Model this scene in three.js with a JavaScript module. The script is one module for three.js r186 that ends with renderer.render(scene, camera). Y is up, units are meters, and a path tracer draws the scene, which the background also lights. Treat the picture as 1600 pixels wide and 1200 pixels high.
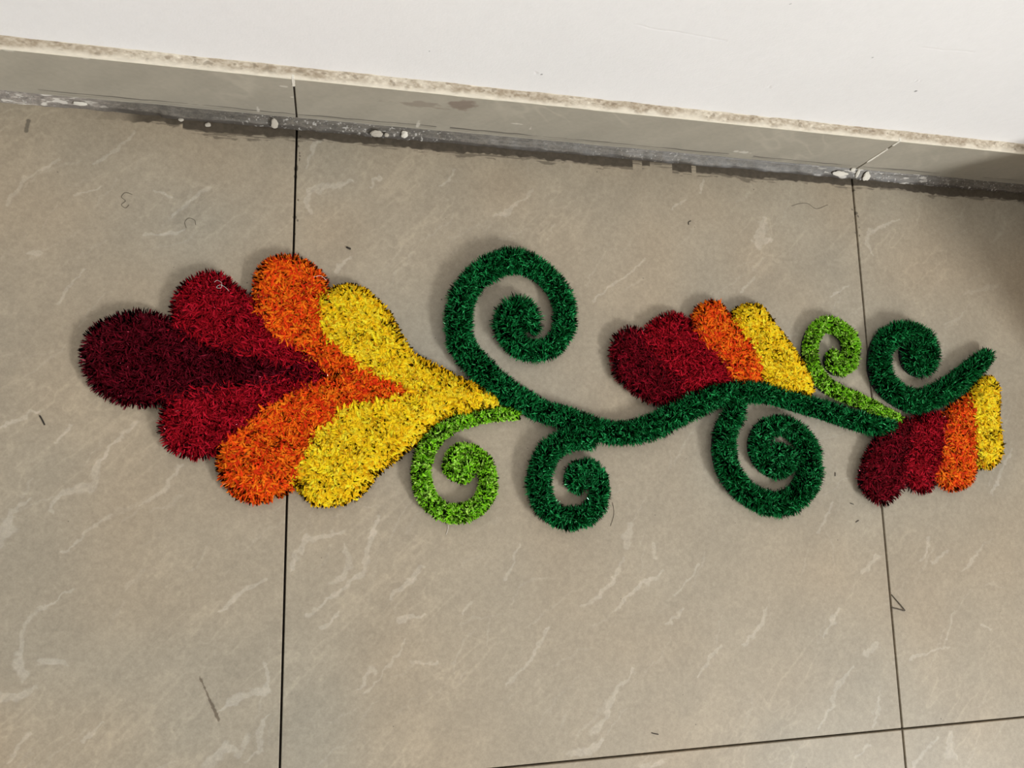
import * as THREE from 'three';
import { mergeGeometries } from 'three/addons/utils/BufferGeometryUtils.js';
import { RectAreaLightUniformsLib } from 'three/addons/lights/RectAreaLightUniformsLib.js';

// ---------- camera, exposure, light ----------
const scene = new THREE.Scene();
scene.background = new THREE.Color(0x000000);
const camera = new THREE.PerspectiveCamera(2 * Math.atan(600 / 1206) * 180 / Math.PI, 4 / 3, 0.02, 30);
camera.rotation.order = 'YXZ';
camera.rotation.set(-1.29336, -0.96923, 0.96870);
camera.position.set(0.03767, 0.71001, 0.36197);
scene.add(camera);
const renderer = new THREE.WebGLRenderer({ antialias: true });
renderer.toneMapping = THREE.LinearToneMapping;
renderer.toneMappingExposure = 1.0;
renderer.shadowMap.enabled = true;
renderer.shadowMap.type = THREE.PCFSoftShadowMap;
RectAreaLightUniformsLib.init();
const LAMP = { x: 2.33, y: 1.75, z: 2.2, length: 1.0, width: 0.34, power: 130, glow: 6, colour: [0.98, 1.0, 1.0] };

// ---------- measured outlines: petals and veins in mm on the floor (x right along the wall, z away from it), cords with half width ----------
const FLOWER_PETALS = [
  ['dark_red', [[-168,228],[-167,217],[-160,207],[-146,198],[-125,192],[-109,195],[-97,201],[-85,209],[-68,217],[-45,223],[-13,231],[15,235],[33,240],[15,247],[-12,252],[-44,258],[-66,260],[-86,265],[-98,269],[-115,271],[-128,272],[-143,267],[-156,258],[-165,243]]],
  ['red', [[-97,200],[-99,186],[-96,173],[-86,161],[-70,154],[-57,158],[-47,168],[-32,178],[-25,191],[-17,203],[-3,215],[17,226],[34,239],[15,235],[-13,231],[-45,223],[-68,217],[-87,209]]],
  ['red', [[-98,269],[-101,275],[-104,290],[-102,300],[-95,309],[-82,315],[-70,316],[-58,311],[-49,304],[-35,290],[-15,272],[6,261],[26,252],[36,245],[15,247],[-12,252],[-44,258],[-66,260],[-86,265]]],
  ['orange', [[-31,178],[-31,163],[-28,148],[-19,140],[-2,136],[15,142],[27,154],[30,166],[27,186],[29,204],[43,217],[60,231],[76,241],[96,249],[113,258],[94,254],[69,248],[46,246],[34,239],[17,226],[-3,215],[-17,203],[-25,191]]],
  ['orange', [[-53,309],[-47,302],[-31,287],[-13,272],[5,261],[25,253],[46,246],[69,248],[94,254],[113,259],[97,265],[77,268],[52,274],[37,287],[26,298],[20,307],[15,319],[9,333],[6,341],[-7,349],[-18,353],[-30,354],[-45,344],[-54,330],[-56,318]]],
  ['yellow', [[27,186],[28,174],[42,162],[59,162],[72,171],[85,185],[95,204],[107,222],[125,233],[148,244],[161,249],[175,256],[189,266],[166,264],[142,262],[113,259],[96,249],[76,241],[60,231],[43,217],[29,204]]],
  ['yellow', [[113,259],[142,262],[166,264],[189,267],[173,272],[146,277],[131,283],[118,295],[98,313],[83,325],[73,333],[65,346],[53,354],[39,357],[21,354],[13,345],[8,338],[10,329],[15,319],[20,307],[26,298],[37,287],[52,274],[77,268],[97,265]]],
];
const UPPER_PETALS = [
  ['maroon', [[304,214],[306,204],[318,192],[329,190],[339,195],[343,207],[350,216],[365,231],[379,244],[382,255],[368,261],[352,265],[334,260],[320,250],[309,239]]],
  ['red', [[339,195],[349,184],[365,175],[377,174],[388,182],[396,194],[407,206],[418,217],[430,229],[431,242],[408,247],[382,255],[379,244],[365,231],[350,216],[343,207]]],
  ['orange', [[392,180],[403,165],[414,160],[423,161],[432,173],[441,182],[449,194],[459,209],[466,223],[467,239],[448,242],[431,242],[430,229],[418,217],[407,206],[396,194]]],
  ['yellow', [[437,175],[447,165],[461,162],[472,164],[480,176],[488,186],[501,203],[513,222],[523,242],[522,253],[509,253],[488,250],[470,241],[466,223],[459,209],[449,194],[441,182]]],
];
const END_PETALS = [
  ['maroon', [[611,290],[625,281],[645,280],[644,293],[635,310],[628,330],[626,346],[612,360],[595,368],[580,359],[571,346],[577,326],[590,306]]],
  ['red', [[645,280],[660,276],[682,273],[684,279],[678,298],[672,318],[663,340],[656,353],[641,356],[628,350],[626,346],[628,330],[635,310],[644,293]]],
  ['orange', [[685,272],[701,262],[718,253],[720,268],[717,289],[717,310],[716,327],[710,343],[694,352],[677,353],[665,344],[663,340],[672,318],[678,298],[684,279]]],
  ['yellow', [[719,255],[734,236],[753,234],[756,248],[752,272],[751,297],[751,314],[740,327],[727,331],[717,327],[717,310],[717,289],[720,268]]],
];
const CORDS = {
  stem: [[219,193,14.1],[220,182,16.1],[209,176,16.7],[199,187,15.9],[201,200,14.6],[211,212,13.3],[227,216,12.1],[245,210,12.3],[256,191,13.0],[257,170,13.1],[248,150,13.2],[233,136,13.1],[215,128,14.4],[199,128,14.9],[183,136,14.8],[168,148,14.6],[157,163,14.5],[153,180,15.0],[152,198,14.9],[155,213,14.8],[165,226,14.8],[179,241,14.9],[195,254,14.9],[212,264,13.7],[233,275,12.6],[254,280,12.7],[273,287,13.4],[294,294,12.8],[314,295,13.0],[344,288,14.5],[375,274,14.8],[407,259,14.4],[440,253,13.9],[472,254,12.0],[508,263,12.1],[543,272,12.3],[566,279,12.4],[591,285,12.5],[614,287,11.1]],
  low_curl: [[280,302,11.5],[260,301,12.6],[242,309,13.1],[230,326,13.6],[227,345,13.5],[232,362,12.8],[246,374,12.2],[264,375,12.3],[280,367,12.5],[287,350,11.3],[283,333,11.4],[270,328,10.7],[261,339,11.2],[269,347,10.0]],
  low_curl2: [[438,263,11.1],[434,275,13.1],[423,291,13.6],[419,310,14.2],[422,330,14.1],[434,348,14.1],[452,361,14.2],[470,366,14.3],[491,362,15.1],[508,347,16.0],[515,329,14.1],[514,310,14.1],[505,297,13.4],[489,287,12.7],[470,289,12.5],[459,301,12.4],[459,315,13.1],[469,328,12.4],[482,330,12.5],[494,320,10.5],[488,314,8.4],[476,312,11.8]],
  end_curl: [[749,207,10.5],[726,223,13.5],[699,241,14.8],[672,254,14.6],[648,260,15.2],[626,252,15.1],[610,236,15.1],[608,215,14.4],[616,197,14.5],[632,186,14.7],[651,184,14.0],[668,193,15.6],[671,209,14.8],[662,222,13.1],[651,218,13.9],[649,206,13.9],[659,205,11.6]],
  lime_left: [[208,277,6.2],[193,277,7.4],[175,279,7.9],[156,284,8.5],[140,290,9.0],[127,302,9.5],[119,318,10.0],[117,335,9.9],[121,351,9.9],[131,363,9.3],[145,369,9.9],[162,366,10.0],[175,355,10.1],[179,340,9.6],[175,324,9.6],[164,314,9.0],[151,313,9.0],[144,323,8.9],[149,333,8.9],[160,331,8.9],[158,322,7.8]],
  lime_right: [[626,279,6.7],[608,273,8.2],[586,262,8.9],[561,253,8.8],[541,243,9.5],[529,229,10.2],[525,211,9.5],[530,192,9.6],[544,179,9.7],[561,181,10.5],[573,192,11.3],[574,210,11.2],[566,223,10.4],[555,225,9.6],[550,217,8.9],[556,211,8.9]],
};
const VEINS = [
  [[-203,350,2.5],[-214,360,6.2],[-218,373,13.6],[-223,383,9.9]],
  [[-124,284,1.9],[-145,306,2.5],[-153,324,4.3],[-155,336,7.4],[-159,341,9.3],[-177,343,3.7],[-184,353,3.7],[-185,361,1.9]],
  [[-87,322,1.9],[-98,341,3.7],[-108,350,3.7],[-120,357,1.9]],
  [[-140,362,1.9],[-151,372,1.9],[-165,384,2.5],[-176,394,1.9]],
  [[-165,423,1.9],[-190,439,2.5],[-198,449,3.1],[-201,466,3.1],[-201,480,8.7],[-195,491,3.7]],
  [[-214,504,6.2],[-199,504,7.4],[-188,498,3.1]],
  [[-15,491,1.9],[-11,502,3.7],[-14,512,8.7],[-33,517,5.6],[-48,526,1.9]],
  [[-17,421,2.5],[-36,431,4.3],[-51,446,2.5]],
  [[-9,533,1.9],[-17,548,5.6],[-15,560,3.7],[-25,568,2.5]],
  [[-56,568,8.7],[-44,555,7.4],[-32,562,3.7],[-28,549,5.6]],
  [[-136,529,1.9],[-144,534,3.1],[-150,543,1.9]],
  [[-190,531,2.5],[-198,545,3.1],[-204,552,1.9]],
  [[-176,289,1.9],[-187,303,2.5]],
  [[-201,276,1.9],[-228,292,2.5]],
  [[-186,479,5.0],[-168,481,2.5]],
  [[-141,23,1.9],[-153,40,2.5],[-173,55,2.5]],
  [[-201,55,2.5],[-225,74,2.5],[-239,101,2.5]],
  [[-74,69,3.1],[-95,88,3.1],[-105,100,1.9]],
  [[-122,78,2.5],[-106,82,3.1]],
  [[-186,87,1.9],[-164,77,1.9]],
  [[-125,119,2.5],[-109,118,2.5],[-95,114,1.9]],
  [[-174,153,1.9],[-193,183,3.1]],
  [[-210,141,5.0],[-221,143,2.5]],
  [[51,53,2.5],[34,61,5.6],[14,65,6.2],[10,79,3.7],[14,89,1.9]],
  [[22,12,2.5],[14,26,3.7],[8,45,1.9]],
  [[77,47,1.9],[67,58,2.5]],
  [[149,35,1.9],[144,46,2.5],[134,51,1.9]],
  [[228,49,1.9],[213,65,3.7],[204,75,5.0],[187,79,2.5]],
  [[50,129,2.5],[39,143,3.7]],
  [[396,48,1.9],[380,58,2.5]],
  [[487,61,7.4],[478,89,14.9],[493,84,6.2]],
  [[345,116,1.9],[330,130,1.9],[309,144,2.5],[288,161,1.9]],
  [[472,128,2.5],[455,143,2.5]],
  [[583,131,2.5],[562,143,2.5]],
  [[418,23,3.7],[412,38,1.9]],
  [[48,382,2.5],[18,387,5.0],[9,400,5.6],[4,415,2.5]],
  [[49,395,2.5],[52,410,5.6],[49,421,4.3],[38,427,2.5]],
  [[79,370,2.5],[70,394,3.7],[68,416,5.0],[54,426,5.0],[33,442,3.1],[18,452,2.5]],
  [[46,452,2.5],[29,464,2.5]],
  [[119,415,1.9],[107,426,6.8],[97,436,3.1],[88,441,1.9]],
  [[121,458,1.9],[99,460,5.6]],
  [[162,447,1.9],[154,457,2.5]],
  [[102,477,1.9],[96,491,1.9],[85,503,1.9],[69,519,2.5]],
  [[107,497,2.5],[116,499,3.1],[131,498,1.9]],
  [[73,502,6.2],[63,516,2.5]],
  [[319,382,5.0],[313,401,9.3]],
  [[340,399,3.1],[343,412,4.3]],
  [[311,413,2.5],[297,436,3.1],[287,446,2.5],[267,458,1.9]],
  [[350,429,2.5],[326,440,5.0],[311,451,3.7],[299,464,1.9]],
  [[389,421,1.9],[383,433,2.5],[362,450,1.9]],
  [[233,476,3.1],[224,490,2.5],[214,503,2.5],[205,514,3.1],[192,522,1.9]],
  [[406,501,3.1],[395,509,3.7],[379,527,1.9]],
  [[316,514,3.7],[313,524,3.7],[299,534,3.1],[290,545,5.0],[286,557,5.0],[275,567,7.4]],
  [[282,576,5.0],[270,585,8.7],[250,584,5.0]],
  [[371,463,2.5],[350,478,2.5]],
  [[208,398,2.5],[195,427,2.5]],
  [[457,468,4.3],[450,485,5.6],[432,500,1.9]],
  [[540,472,5.0],[528,486,4.3],[520,499,1.9]],
  [[581,509,6.2],[566,517,5.6]],
  [[549,529,2.5],[531,544,5.6],[523,562,3.1],[506,585,1.9]],
  [[578,561,3.1],[573,577,3.7],[566,587,1.9]],
  [[592,419,2.5],[570,438,3.1]],
  [[541,367,2.5],[523,395,3.1]],
  [[653,403,3.1],[648,420,4.3],[638,429,2.5]],
  [[672,418,4.3],[653,430,3.1]],
  [[720,414,2.5],[706,429,4.3],[690,440,1.9]],
  [[663,515,1.9],[639,520,2.5],[615,526,1.9]],
  [[705,495,3.1],[717,502,2.5]],
  [[675,480,1.9],[662,507,1.9]],
  [[657,598,5.0],[651,615,12.4],[658,622,5.0]],
  [[638,600,2.5],[619,617,3.1],[606,627,2.5]],
  [[323,601,7.4],[340,598,3.7]],
  [[654,52,1.9],[616,67,5.0],[609,82,3.1],[616,94,1.9]],
  [[726,209,1.9],[689,239,1.9]],
  [[772,310,2.5],[740,358,3.1]],
  [[562,601,2.5],[543,614,2.5]],
];

// ---------- helpers ----------
function rng(seed) { let a = seed >>> 0; return () => { a = (a + 0x6D2B79F5) | 0; let t = Math.imul(a ^ (a >>> 15), 1 | a); t = (t + Math.imul(t ^ (t >>> 7), 61 | t)) ^ t; return ((t ^ (t >>> 14)) >>> 0) / 4294967296; }; }
const PERM = (() => { const r = rng(77), a = new Float32Array(65536); for (let i = 0; i < 65536; i++) a[i] = r(); return a; })();
function vnoise(x, y) {                                   // value noise in [-1, 1]
  const xi = Math.floor(x), yi = Math.floor(y), fx = x - xi, fy = y - yi;
  const u = fx * fx * (3 - 2 * fx), v = fy * fy * (3 - 2 * fy);
  const x0 = xi & 255, x1 = (xi + 1) & 255, y0 = (yi & 255) << 8, y1 = ((yi + 1) & 255) << 8;
  const a = PERM[y0 | x0], b = PERM[y0 | x1], c = PERM[y1 | x0], d = PERM[y1 | x1];
  return 2 * (a + (b - a) * u + (c - a) * v + (a - b - c + d) * u * v) - 1;
}
function fbm(x, y, n = 4) { let s = 0, a = 0.5, t = 0; for (let i = 0; i < n; i++) { s += a * vnoise(x, y); t += a; x = x * 2.03 + 17.3; y = y * 2.03 + 9.1; a *= 0.55; } return s / t; }
const sstep = (a, b, x) => { const t = Math.min(1, Math.max(0, (x - a) / (b - a))); return t * t * (3 - 2 * t); };
const used = {};
function numbered(n) { const k = used[n] = (used[n] ?? -1) + 1; return k ? `${n}_${String(k).padStart(3, '0')}` : n; }
function mesh(name, geometry, material, parent) {
  const m = new THREE.Mesh(geometry, material); m.name = parent === scene ? numbered(name) : name;
  m.castShadow = m.receiveShadow = true; (parent ?? scene).add(m); return m;
}
function thing(name, label, category, [x, y, z], group) {
  const g = new THREE.Group(); g.name = numbered(name); g.position.set(x, y, z); g.userData = { label, category };
  if (group) g.userData.group = group;
  scene.add(g); return g;
}
function tag(o, label, category, group) { o.userData = { ...o.userData, label, category, ...(group ? { group } : {}) }; return o; }
function struct(name, geometry, material) { const m = mesh(name, geometry, material, scene); m.userData.kind = 'structure'; return m; }
function structGroup(name) { const g = new THREE.Group(); g.name = numbered(name); g.userData.kind = 'structure'; scene.add(g); return g; }
function dataTexture(w, h, fn, srgb = true, wrap = THREE.RepeatWrapping) {   // fn(i, j, out) fills out with 0..255
  const d = new Uint8Array(w * h * 4), o = [0, 0, 0];
  for (let j = 0; j < h; j++) for (let i = 0; i < w; i++) {
    fn(i, j, o); const k = (j * w + i) * 4;
    for (let c = 0; c < 3; c++) d[k + c] = Math.max(0, Math.min(255, o[c])); d[k + 3] = 255;
  }
  const t = new THREE.DataTexture(d, w, h); t.magFilter = t.minFilter = THREE.LinearFilter; t.wrapS = t.wrapT = wrap;
  if (srgb) t.colorSpace = THREE.SRGBColorSpace; t.needsUpdate = true; return t;
}
function box(w, h, d, x, y, z) { const g = new THREE.BoxGeometry(w, h, d); g.translate(x, y, z); return g; }
// chamfered slab, top face up, uv over its footprint
function slab(w, h, d, c) {
  const pos = [], uv = [], idx = [], ring = (e, y) => [[-w / 2 + e, y, -d / 2 + e], [w / 2 - e, y, -d / 2 + e], [w / 2 - e, y, d / 2 - e], [-w / 2 + e, y, d / 2 - e]];
  const quad = (a, b, cc, dd) => { const k = pos.length / 3; for (const p of [a, b, cc, dd]) { pos.push(...p); uv.push(p[0] / w + 0.5, p[2] / d + 0.5); } idx.push(k, k + 2, k + 1, k, k + 3, k + 2); };
  const A = ring(c, h), B = ring(0, h - c), C = ring(0, 0);
  quad(...A); for (let i = 0; i < 4; i++) { const n = (i + 1) % 4; quad(B[i], B[n], A[n], A[i]); quad(C[i], C[n], B[n], B[i]); }
  quad(C[3], C[2], C[1], C[0]);
  const g = new THREE.BufferGeometry(); g.setAttribute('position', new THREE.Float32BufferAttribute(pos, 3)); g.setAttribute('uv', new THREE.Float32BufferAttribute(uv, 2)); g.setIndex(idx); g.computeVertexNormals(); return g;
}

// ---------- room shell ----------
const TILE = 0.6, Z0 = -0.009, JOINT = 0.0019, X_LEFT = -1.8, X_RIGHT = 2.4, COLS = 7, ROWS = 6, Z_END = Z0 + ROWS * TILE;
const plaster = new THREE.MeshStandardMaterial({ color: new THREE.Color().setRGB(0.33, 0.325, 0.315), roughness: 0.85 });
const ceilingPaint = new THREE.MeshStandardMaterial({ color: new THREE.Color().setRGB(0.5, 0.49, 0.47), roughness: 0.9 });

// painted back wall: roller stipple, dents, scratches and specks
const WALL_Z = -0.009, wallMarks = { dents: [[0.302, 0.262, 5], [0.545, 0.165, 5], [0.205, 0.111, 3], [0.42, 0.13, 4]], specks: [[0.557, 0.150, 1.6], [0.210, 0.109, 1.2], [0.37, 0.24, 0.9], [0.07, 0.2, 0.8], [0.11, 0.125, 0.8], [0.48, 0.19, 0.8]], scratches: [[0.262, 0.192, 0.345, 0.187], [0.365, 0.115, 0.405, 0.150], [0.51, 0.21, 0.56, 0.214]] };
const segDist = (x, y, a, b, c, d) => { const ux = c - a, uy = d - b, t = Math.max(0, Math.min(1, ((x - a) * ux + (y - b) * uy) / (ux * ux + uy * uy))); return Math.hypot(x - a - ux * t, y - b - uy * t); };
const wallHeight = (X, Y) => {
  let h = 0.5 + 0.10 * fbm(X * 900, Y * 900, 3) + 0.16 * fbm(X * 60, Y * 60, 3);
  for (const [a, b, r] of wallMarks.dents) { const d = Math.hypot(X - a, Y - b) * 1000 + 1.2 * vnoise(X * 600, Y * 600); h += 0.9 * Math.exp(-d * d / (r * r * 0.5)) * vnoise(X * 500 + a * 9, Y * 500 + 3); }
  for (const [a, b, c, d] of wallMarks.scratches) { const e = segDist(X, Y, a, b + 0.001 * vnoise(X * 90, 3), c, d) * 1000; h -= 0.3 * Math.exp(-e * e / 0.6); }
  return h;
};
const WALL_W = 1.28, WALL_H = 0.32, WALL_X0 = -0.36, WALL_Y0 = 0.06;
const wallTexture = dataTexture(2048, 512, (i, j, o) => {
  const X = WALL_X0 + i / 2048 * WALL_W, Y = WALL_Y0 + j / 512 * WALL_H;
  let k = 1 + 0.010 * fbm(X * 14, Y * 14, 3) + 0.006 * fbm(X * 200, Y * 200, 2);
  for (const [a, b, r] of wallMarks.specks) { const d = Math.hypot(X - a, Y - b) * 1000 + 0.4 * vnoise(X * 1500, Y * 1500); k -= 0.4 * (1 - sstep(r * 0.5, r, d)); }
  o[0] = 245 * k; o[1] = 243 * k; o[2] = 243 * k;
}, true, THREE.ClampToEdgeWrapping);
const wallBump = dataTexture(2048, 512, (i, j, o) => { const v = 255 * wallHeight(WALL_X0 + i / 2048 * WALL_W, WALL_Y0 + j / 512 * WALL_H); o[0] = o[1] = o[2] = v; }, false, THREE.ClampToEdgeWrapping);
const paintedWall = new THREE.MeshStandardMaterial({ map: wallTexture, bumpMap: wallBump, bumpScale: 0.0006, roughness: 0.55 });
{
  const g = box(X_RIGHT - X_LEFT + 0.2, 2.8, 0.1, (X_LEFT + X_RIGHT) / 2, 1.4, WALL_Z - 0.05), p = g.attributes.position, u = g.attributes.uv;
  for (let i = 0; i < p.count; i++) u.setXY(i, (p.getX(i) - WALL_X0) / WALL_W, (p.getY(i) - WALL_Y0) / WALL_H);
  struct('wall_back', g, paintedWall);
}
const midX = (X_LEFT + X_RIGHT) / 2, midZ = (Z0 + Z_END) / 2, DEPTH = Z_END - WALL_Z;
struct('wall_left', box(0.1, 2.8, DEPTH, X_LEFT - 0.05, 1.4, (WALL_Z + Z_END) / 2), plaster);
struct('wall_right', box(0.1, 2.8, DEPTH, X_RIGHT + 0.05, 1.4, (WALL_Z + Z_END) / 2), plaster);
struct('wall_front', box(X_RIGHT - X_LEFT + 0.2, 2.8, 0.1, midX, 1.4, Z_END + 0.05), plaster);
struct('ceiling', box(X_RIGHT - X_LEFT + 0.2, 0.1, DEPTH + 0.2, midX, 2.85, (WALL_Z + Z_END) / 2), ceilingPaint);

// ---------- floor: vitrified tiles with pale cloudy veins ----------
const TS = 1024;
function tileTexture(col, row, size) {
  const mask = new Float32Array(size * size), pxm = size / TILE, ox = X_LEFT + col * TILE, oz = Z0 + row * TILE, r = rng(1000 + col * 31 + row * 7);
  const stroke = (pts, gain) => {                         // pts: [x, z, width] in metres
    for (let s = 0; s + 1 < pts.length; s++) {
      const [ax, az, aw] = pts[s], [bx, bz, bw] = pts[s + 1], m = Math.max(aw, bw) * 1.6 + 0.006;
      const i0 = Math.max(0, Math.floor((Math.min(ax, bx) - m - ox) * pxm)), i1 = Math.min(size - 1, Math.ceil((Math.max(ax, bx) + m - ox) * pxm));
      const j0 = Math.max(0, Math.floor((Math.min(az, bz) - m - oz) * pxm)), j1 = Math.min(size - 1, Math.ceil((Math.max(az, bz) + m - oz) * pxm));
      for (let j = j0; j <= j1; j++) for (let i = i0; i <= i1; i++) {
        let x = ox + i / pxm, z = oz + j / pxm; const px = x, pz = z;
        x += 0.0022 * vnoise(px * 140, pz * 140) + 0.0010 * vnoise(px * 420, pz * 420); z += 0.0022 * vnoise(px * 140 + 50, pz * 140) + 0.0010 * vnoise(px * 420 + 90, pz * 420);
        const ux = bx - ax, uz = bz - az, t = Math.max(0, Math.min(1, ((x - ax) * ux + (z - az) * uz) / (ux * ux + uz * uz)));
        const d = Math.hypot(x - ax - ux * t, z - az - uz * t), w = (aw + (bw - aw) * t) * 0.5 * (1 + 0.5 * vnoise(px * 230, pz * 230));
        const v = gain * (1 - sstep(w * 0.62, w * 1.12 + 0.0006, d)); if (v > mask[j * size + i]) mask[j * size + i] = v;
      }
    }
  };
  for (const v of VEINS) stroke(v.map(([x, z, w]) => [x / 1000, z / 1000, Math.max(1.6, w) / 1000]), 1);
  for (let k = 0; k < 130; k++) {                         // small faint wisps
    let x = ox + r() * TILE, z = oz + r() * TILE, a = -0.85 + (r() - 0.5) * 0.9; const pts = [], n = 3 + Math.floor(r() * 3), w = (0.8 + 2.2 * r() * r()) / 1000;
    for (let q = 0; q < n; q++) { pts.push([x, z, w * (q === 0 || q === n - 1 ? 0.5 : 0.7 + r())]); const l = 0.007 + 0.012 * r(); a += (r() - 0.5) * 0.7; x += Math.cos(a) * l; z += Math.sin(a) * l; }
    stroke(pts, 0.16 + 0.30 * r());
  }
  const specks = []; for (let k = 0; k < 34; k++) specks.push([ox + r() * TILE, oz + r() * TILE, (0.3 + 0.7 * r() * r()) / 1000]);
  const spot = new Float32Array(size * size);
  for (const [x, z, q] of specks) { const ci = (x - ox) * pxm, cj = (z - oz) * pxm, e = Math.ceil(q * pxm * 2); for (let j = Math.max(0, cj - e | 0); j <= Math.min(size - 1, cj + e); j++) for (let i = Math.max(0, ci - e | 0); i <= Math.min(size - 1, ci + e); i++) { const d = Math.hypot(i - ci, (j - cj) * 1.5) / pxm; spot[j * size + i] = Math.max(spot[j * size + i], 0.65 * (1 - sstep(q * 0.5, q, d))); } }
  const warm = 0.012 * (r() - 0.5);
  return dataTexture(size, size, (i, j, o) => {
    const x = ox + i / pxm, z = oz + j / pxm, dx = x * 0.7071 - z * 0.7071, dz = x * 0.7071 + z * 0.7071;
    const cloud = fbm(dx * 16 + 3, dz * 34, 4), fine = fbm(x * 330, z * 330, 3), grit = vnoise(x * 1400, z * 1400);
    let streak = 1 - Math.abs(fbm(dx * 26 + 40 + 0.8 * fbm(x * 30, z * 30, 2), dz * 75, 3)) * 7; streak = Math.max(0, streak) * sstep(0.0, 0.5, fbm(x * 12 + 9, z * 12, 2));
    let k = 1 + 0.050 * cloud + 0.060 * fine + 0.040 * grit + 0.06 * streak;
    const m = mask[j * size + i] * (0.85 + 0.3 * fbm(x * 120, z * 120, 2));
    const hue = 0.03 * fbm(x * 9 + 70, z * 9, 2) + warm;
    let R = TONE[0] * k * (1 + hue) * (1 + 0.105 * m), G = TONE[1] * k * (1 + 0.12 * m), B = TONE[2] * k * (1 - hue) * (1 + 0.155 * m);
    // dark cement smear, ragged, along the skirting of the first row
    if (row === 0) {
      const d = z * 1000, on = sstep(-0.185, -0.10, x + 0.02 * vnoise(x * 60, 4));
      let reach = 15.5 + 3.2 * fbm(x * 26, 8, 3) + 1.6 * vnoise(x * 240, z * 90);
      const gap = sstep(0.33, 0.345, x) * (1 - sstep(0.405, 0.415, x)); if (gap > 0.5 && vnoise(x * 130, 2) < 0.25) reach = 8;
      if (x < -0.1) reach -= 4;
      const s = on * (1 - sstep(reach - 0.8, reach + 0.5, d)), thin = on * 0.45 * (1 - sstep(reach + 2, reach + 4, d + 2.5 * vnoise(x * 70, 31))) * (fbm(x * 60, z * 900, 2) > 0.05 ? 1 : 0);
      const c = Math.max(s * (0.90 + 0.12 * fbm(x * 300, z * 300, 2)), thin);
      R += (68 - R) * c; G += (60 - G) * c; B += (50 - B) * c;
      // dirt crumbs caught beside the joints
      for (const [jx, len] of [[0, 0.22], [TILE, 0.075]]) { const e = Math.abs(x - jx) * 1000 + 1.5 * vnoise(z * 700, jx * 50 + (x > jx ? 3 : 9)); if (z < len && e < 2.4 && x > jx - 0.001 - (jx > 0 ? 0.004 : 0) && vnoise(x * 500, z * 300) > 0.5) { R *= 0.66; G *= 0.65; B *= 0.64; } }
      if (z > 0.48 && z < 0.54) {                         // dark scuff, lower left
        const e = segDist(x, z, -0.065, 0.498, -0.049, 0.533) * 1000 + 0.5 * vnoise(x * 600, z * 600), t = (z - 0.498) / 0.035; const w = 0.8 + 0.7 * sstep(0.3, 0.8, t);
        const q = 0.34 * (1 - sstep(w * 0.7, w, e)); R *= 1 - q * 0.9; G *= 1 - q; B *= 1 - q * 1.08;
      }
      if (z < 0.05 && x < -0.14) { const e = segDist(x, z, -0.2265, 0.0205, -0.2275, 0.0305) * 1000 + 0.7 * vnoise(x * 500, z * 500); const q = 0.3 * (1 - sstep(1, 2, e)); R *= 1 - q; G *= 1 - q; B *= 1 - q; }
    }
    const sp = spot[j * size + i]; R *= 1 - sp; G *= 1 - sp; B *= 1 - sp;
    o[0] = R; o[1] = G; o[2] = B;
  }, true, THREE.ClampToEdgeWrapping);
}
const TONE = [160, 148, 129];
const tileBump = dataTexture(512, 512, (i, j, o) => { const v = 128 + 70 * fbm(i / 6, j / 6, 2) + 40 * fbm(i / 30, j / 30, 2); o[0] = o[1] = o[2] = v; }, false);
tileBump.repeat.set(2, 2);
const floor = structGroup('floor');
{
  const inView = new Set(['2,0', '3,0', '4,0', '2,1', '3,1', '4,1']), g = slab(TILE - JOINT, 0.009, TILE - JOINT, 0.0005);
  const make = (t) => new THREE.MeshPhysicalMaterial({ map: t, bumpMap: tileBump, bumpScale: 0.00005, roughness: 0.46, ior: 1.45 });
  const spare = [make(tileTexture(1, 2, 512)), make(tileTexture(5, 3, 512))];
  for (let c = 0; c < COLS; c++) for (let w = 0; w < ROWS; w++) {
    const m = mesh('tile', g, inView.has(c + ',' + w) ? make(tileTexture(c, w, TS)) : spare[(c * 5 + w * 3) % 2], floor);
    m.position.set(X_LEFT + (c + 0.5) * TILE, -0.009, Z0 + (w + 0.5) * TILE);
  }
  mesh('grout', box(X_RIGHT - X_LEFT, 0.02, Z_END - WALL_Z, midX, -0.0155, (Z_END + WALL_Z) / 2), new THREE.MeshStandardMaterial({ color: 0x2e261e, roughness: 0.95 }), floor);
}

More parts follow.
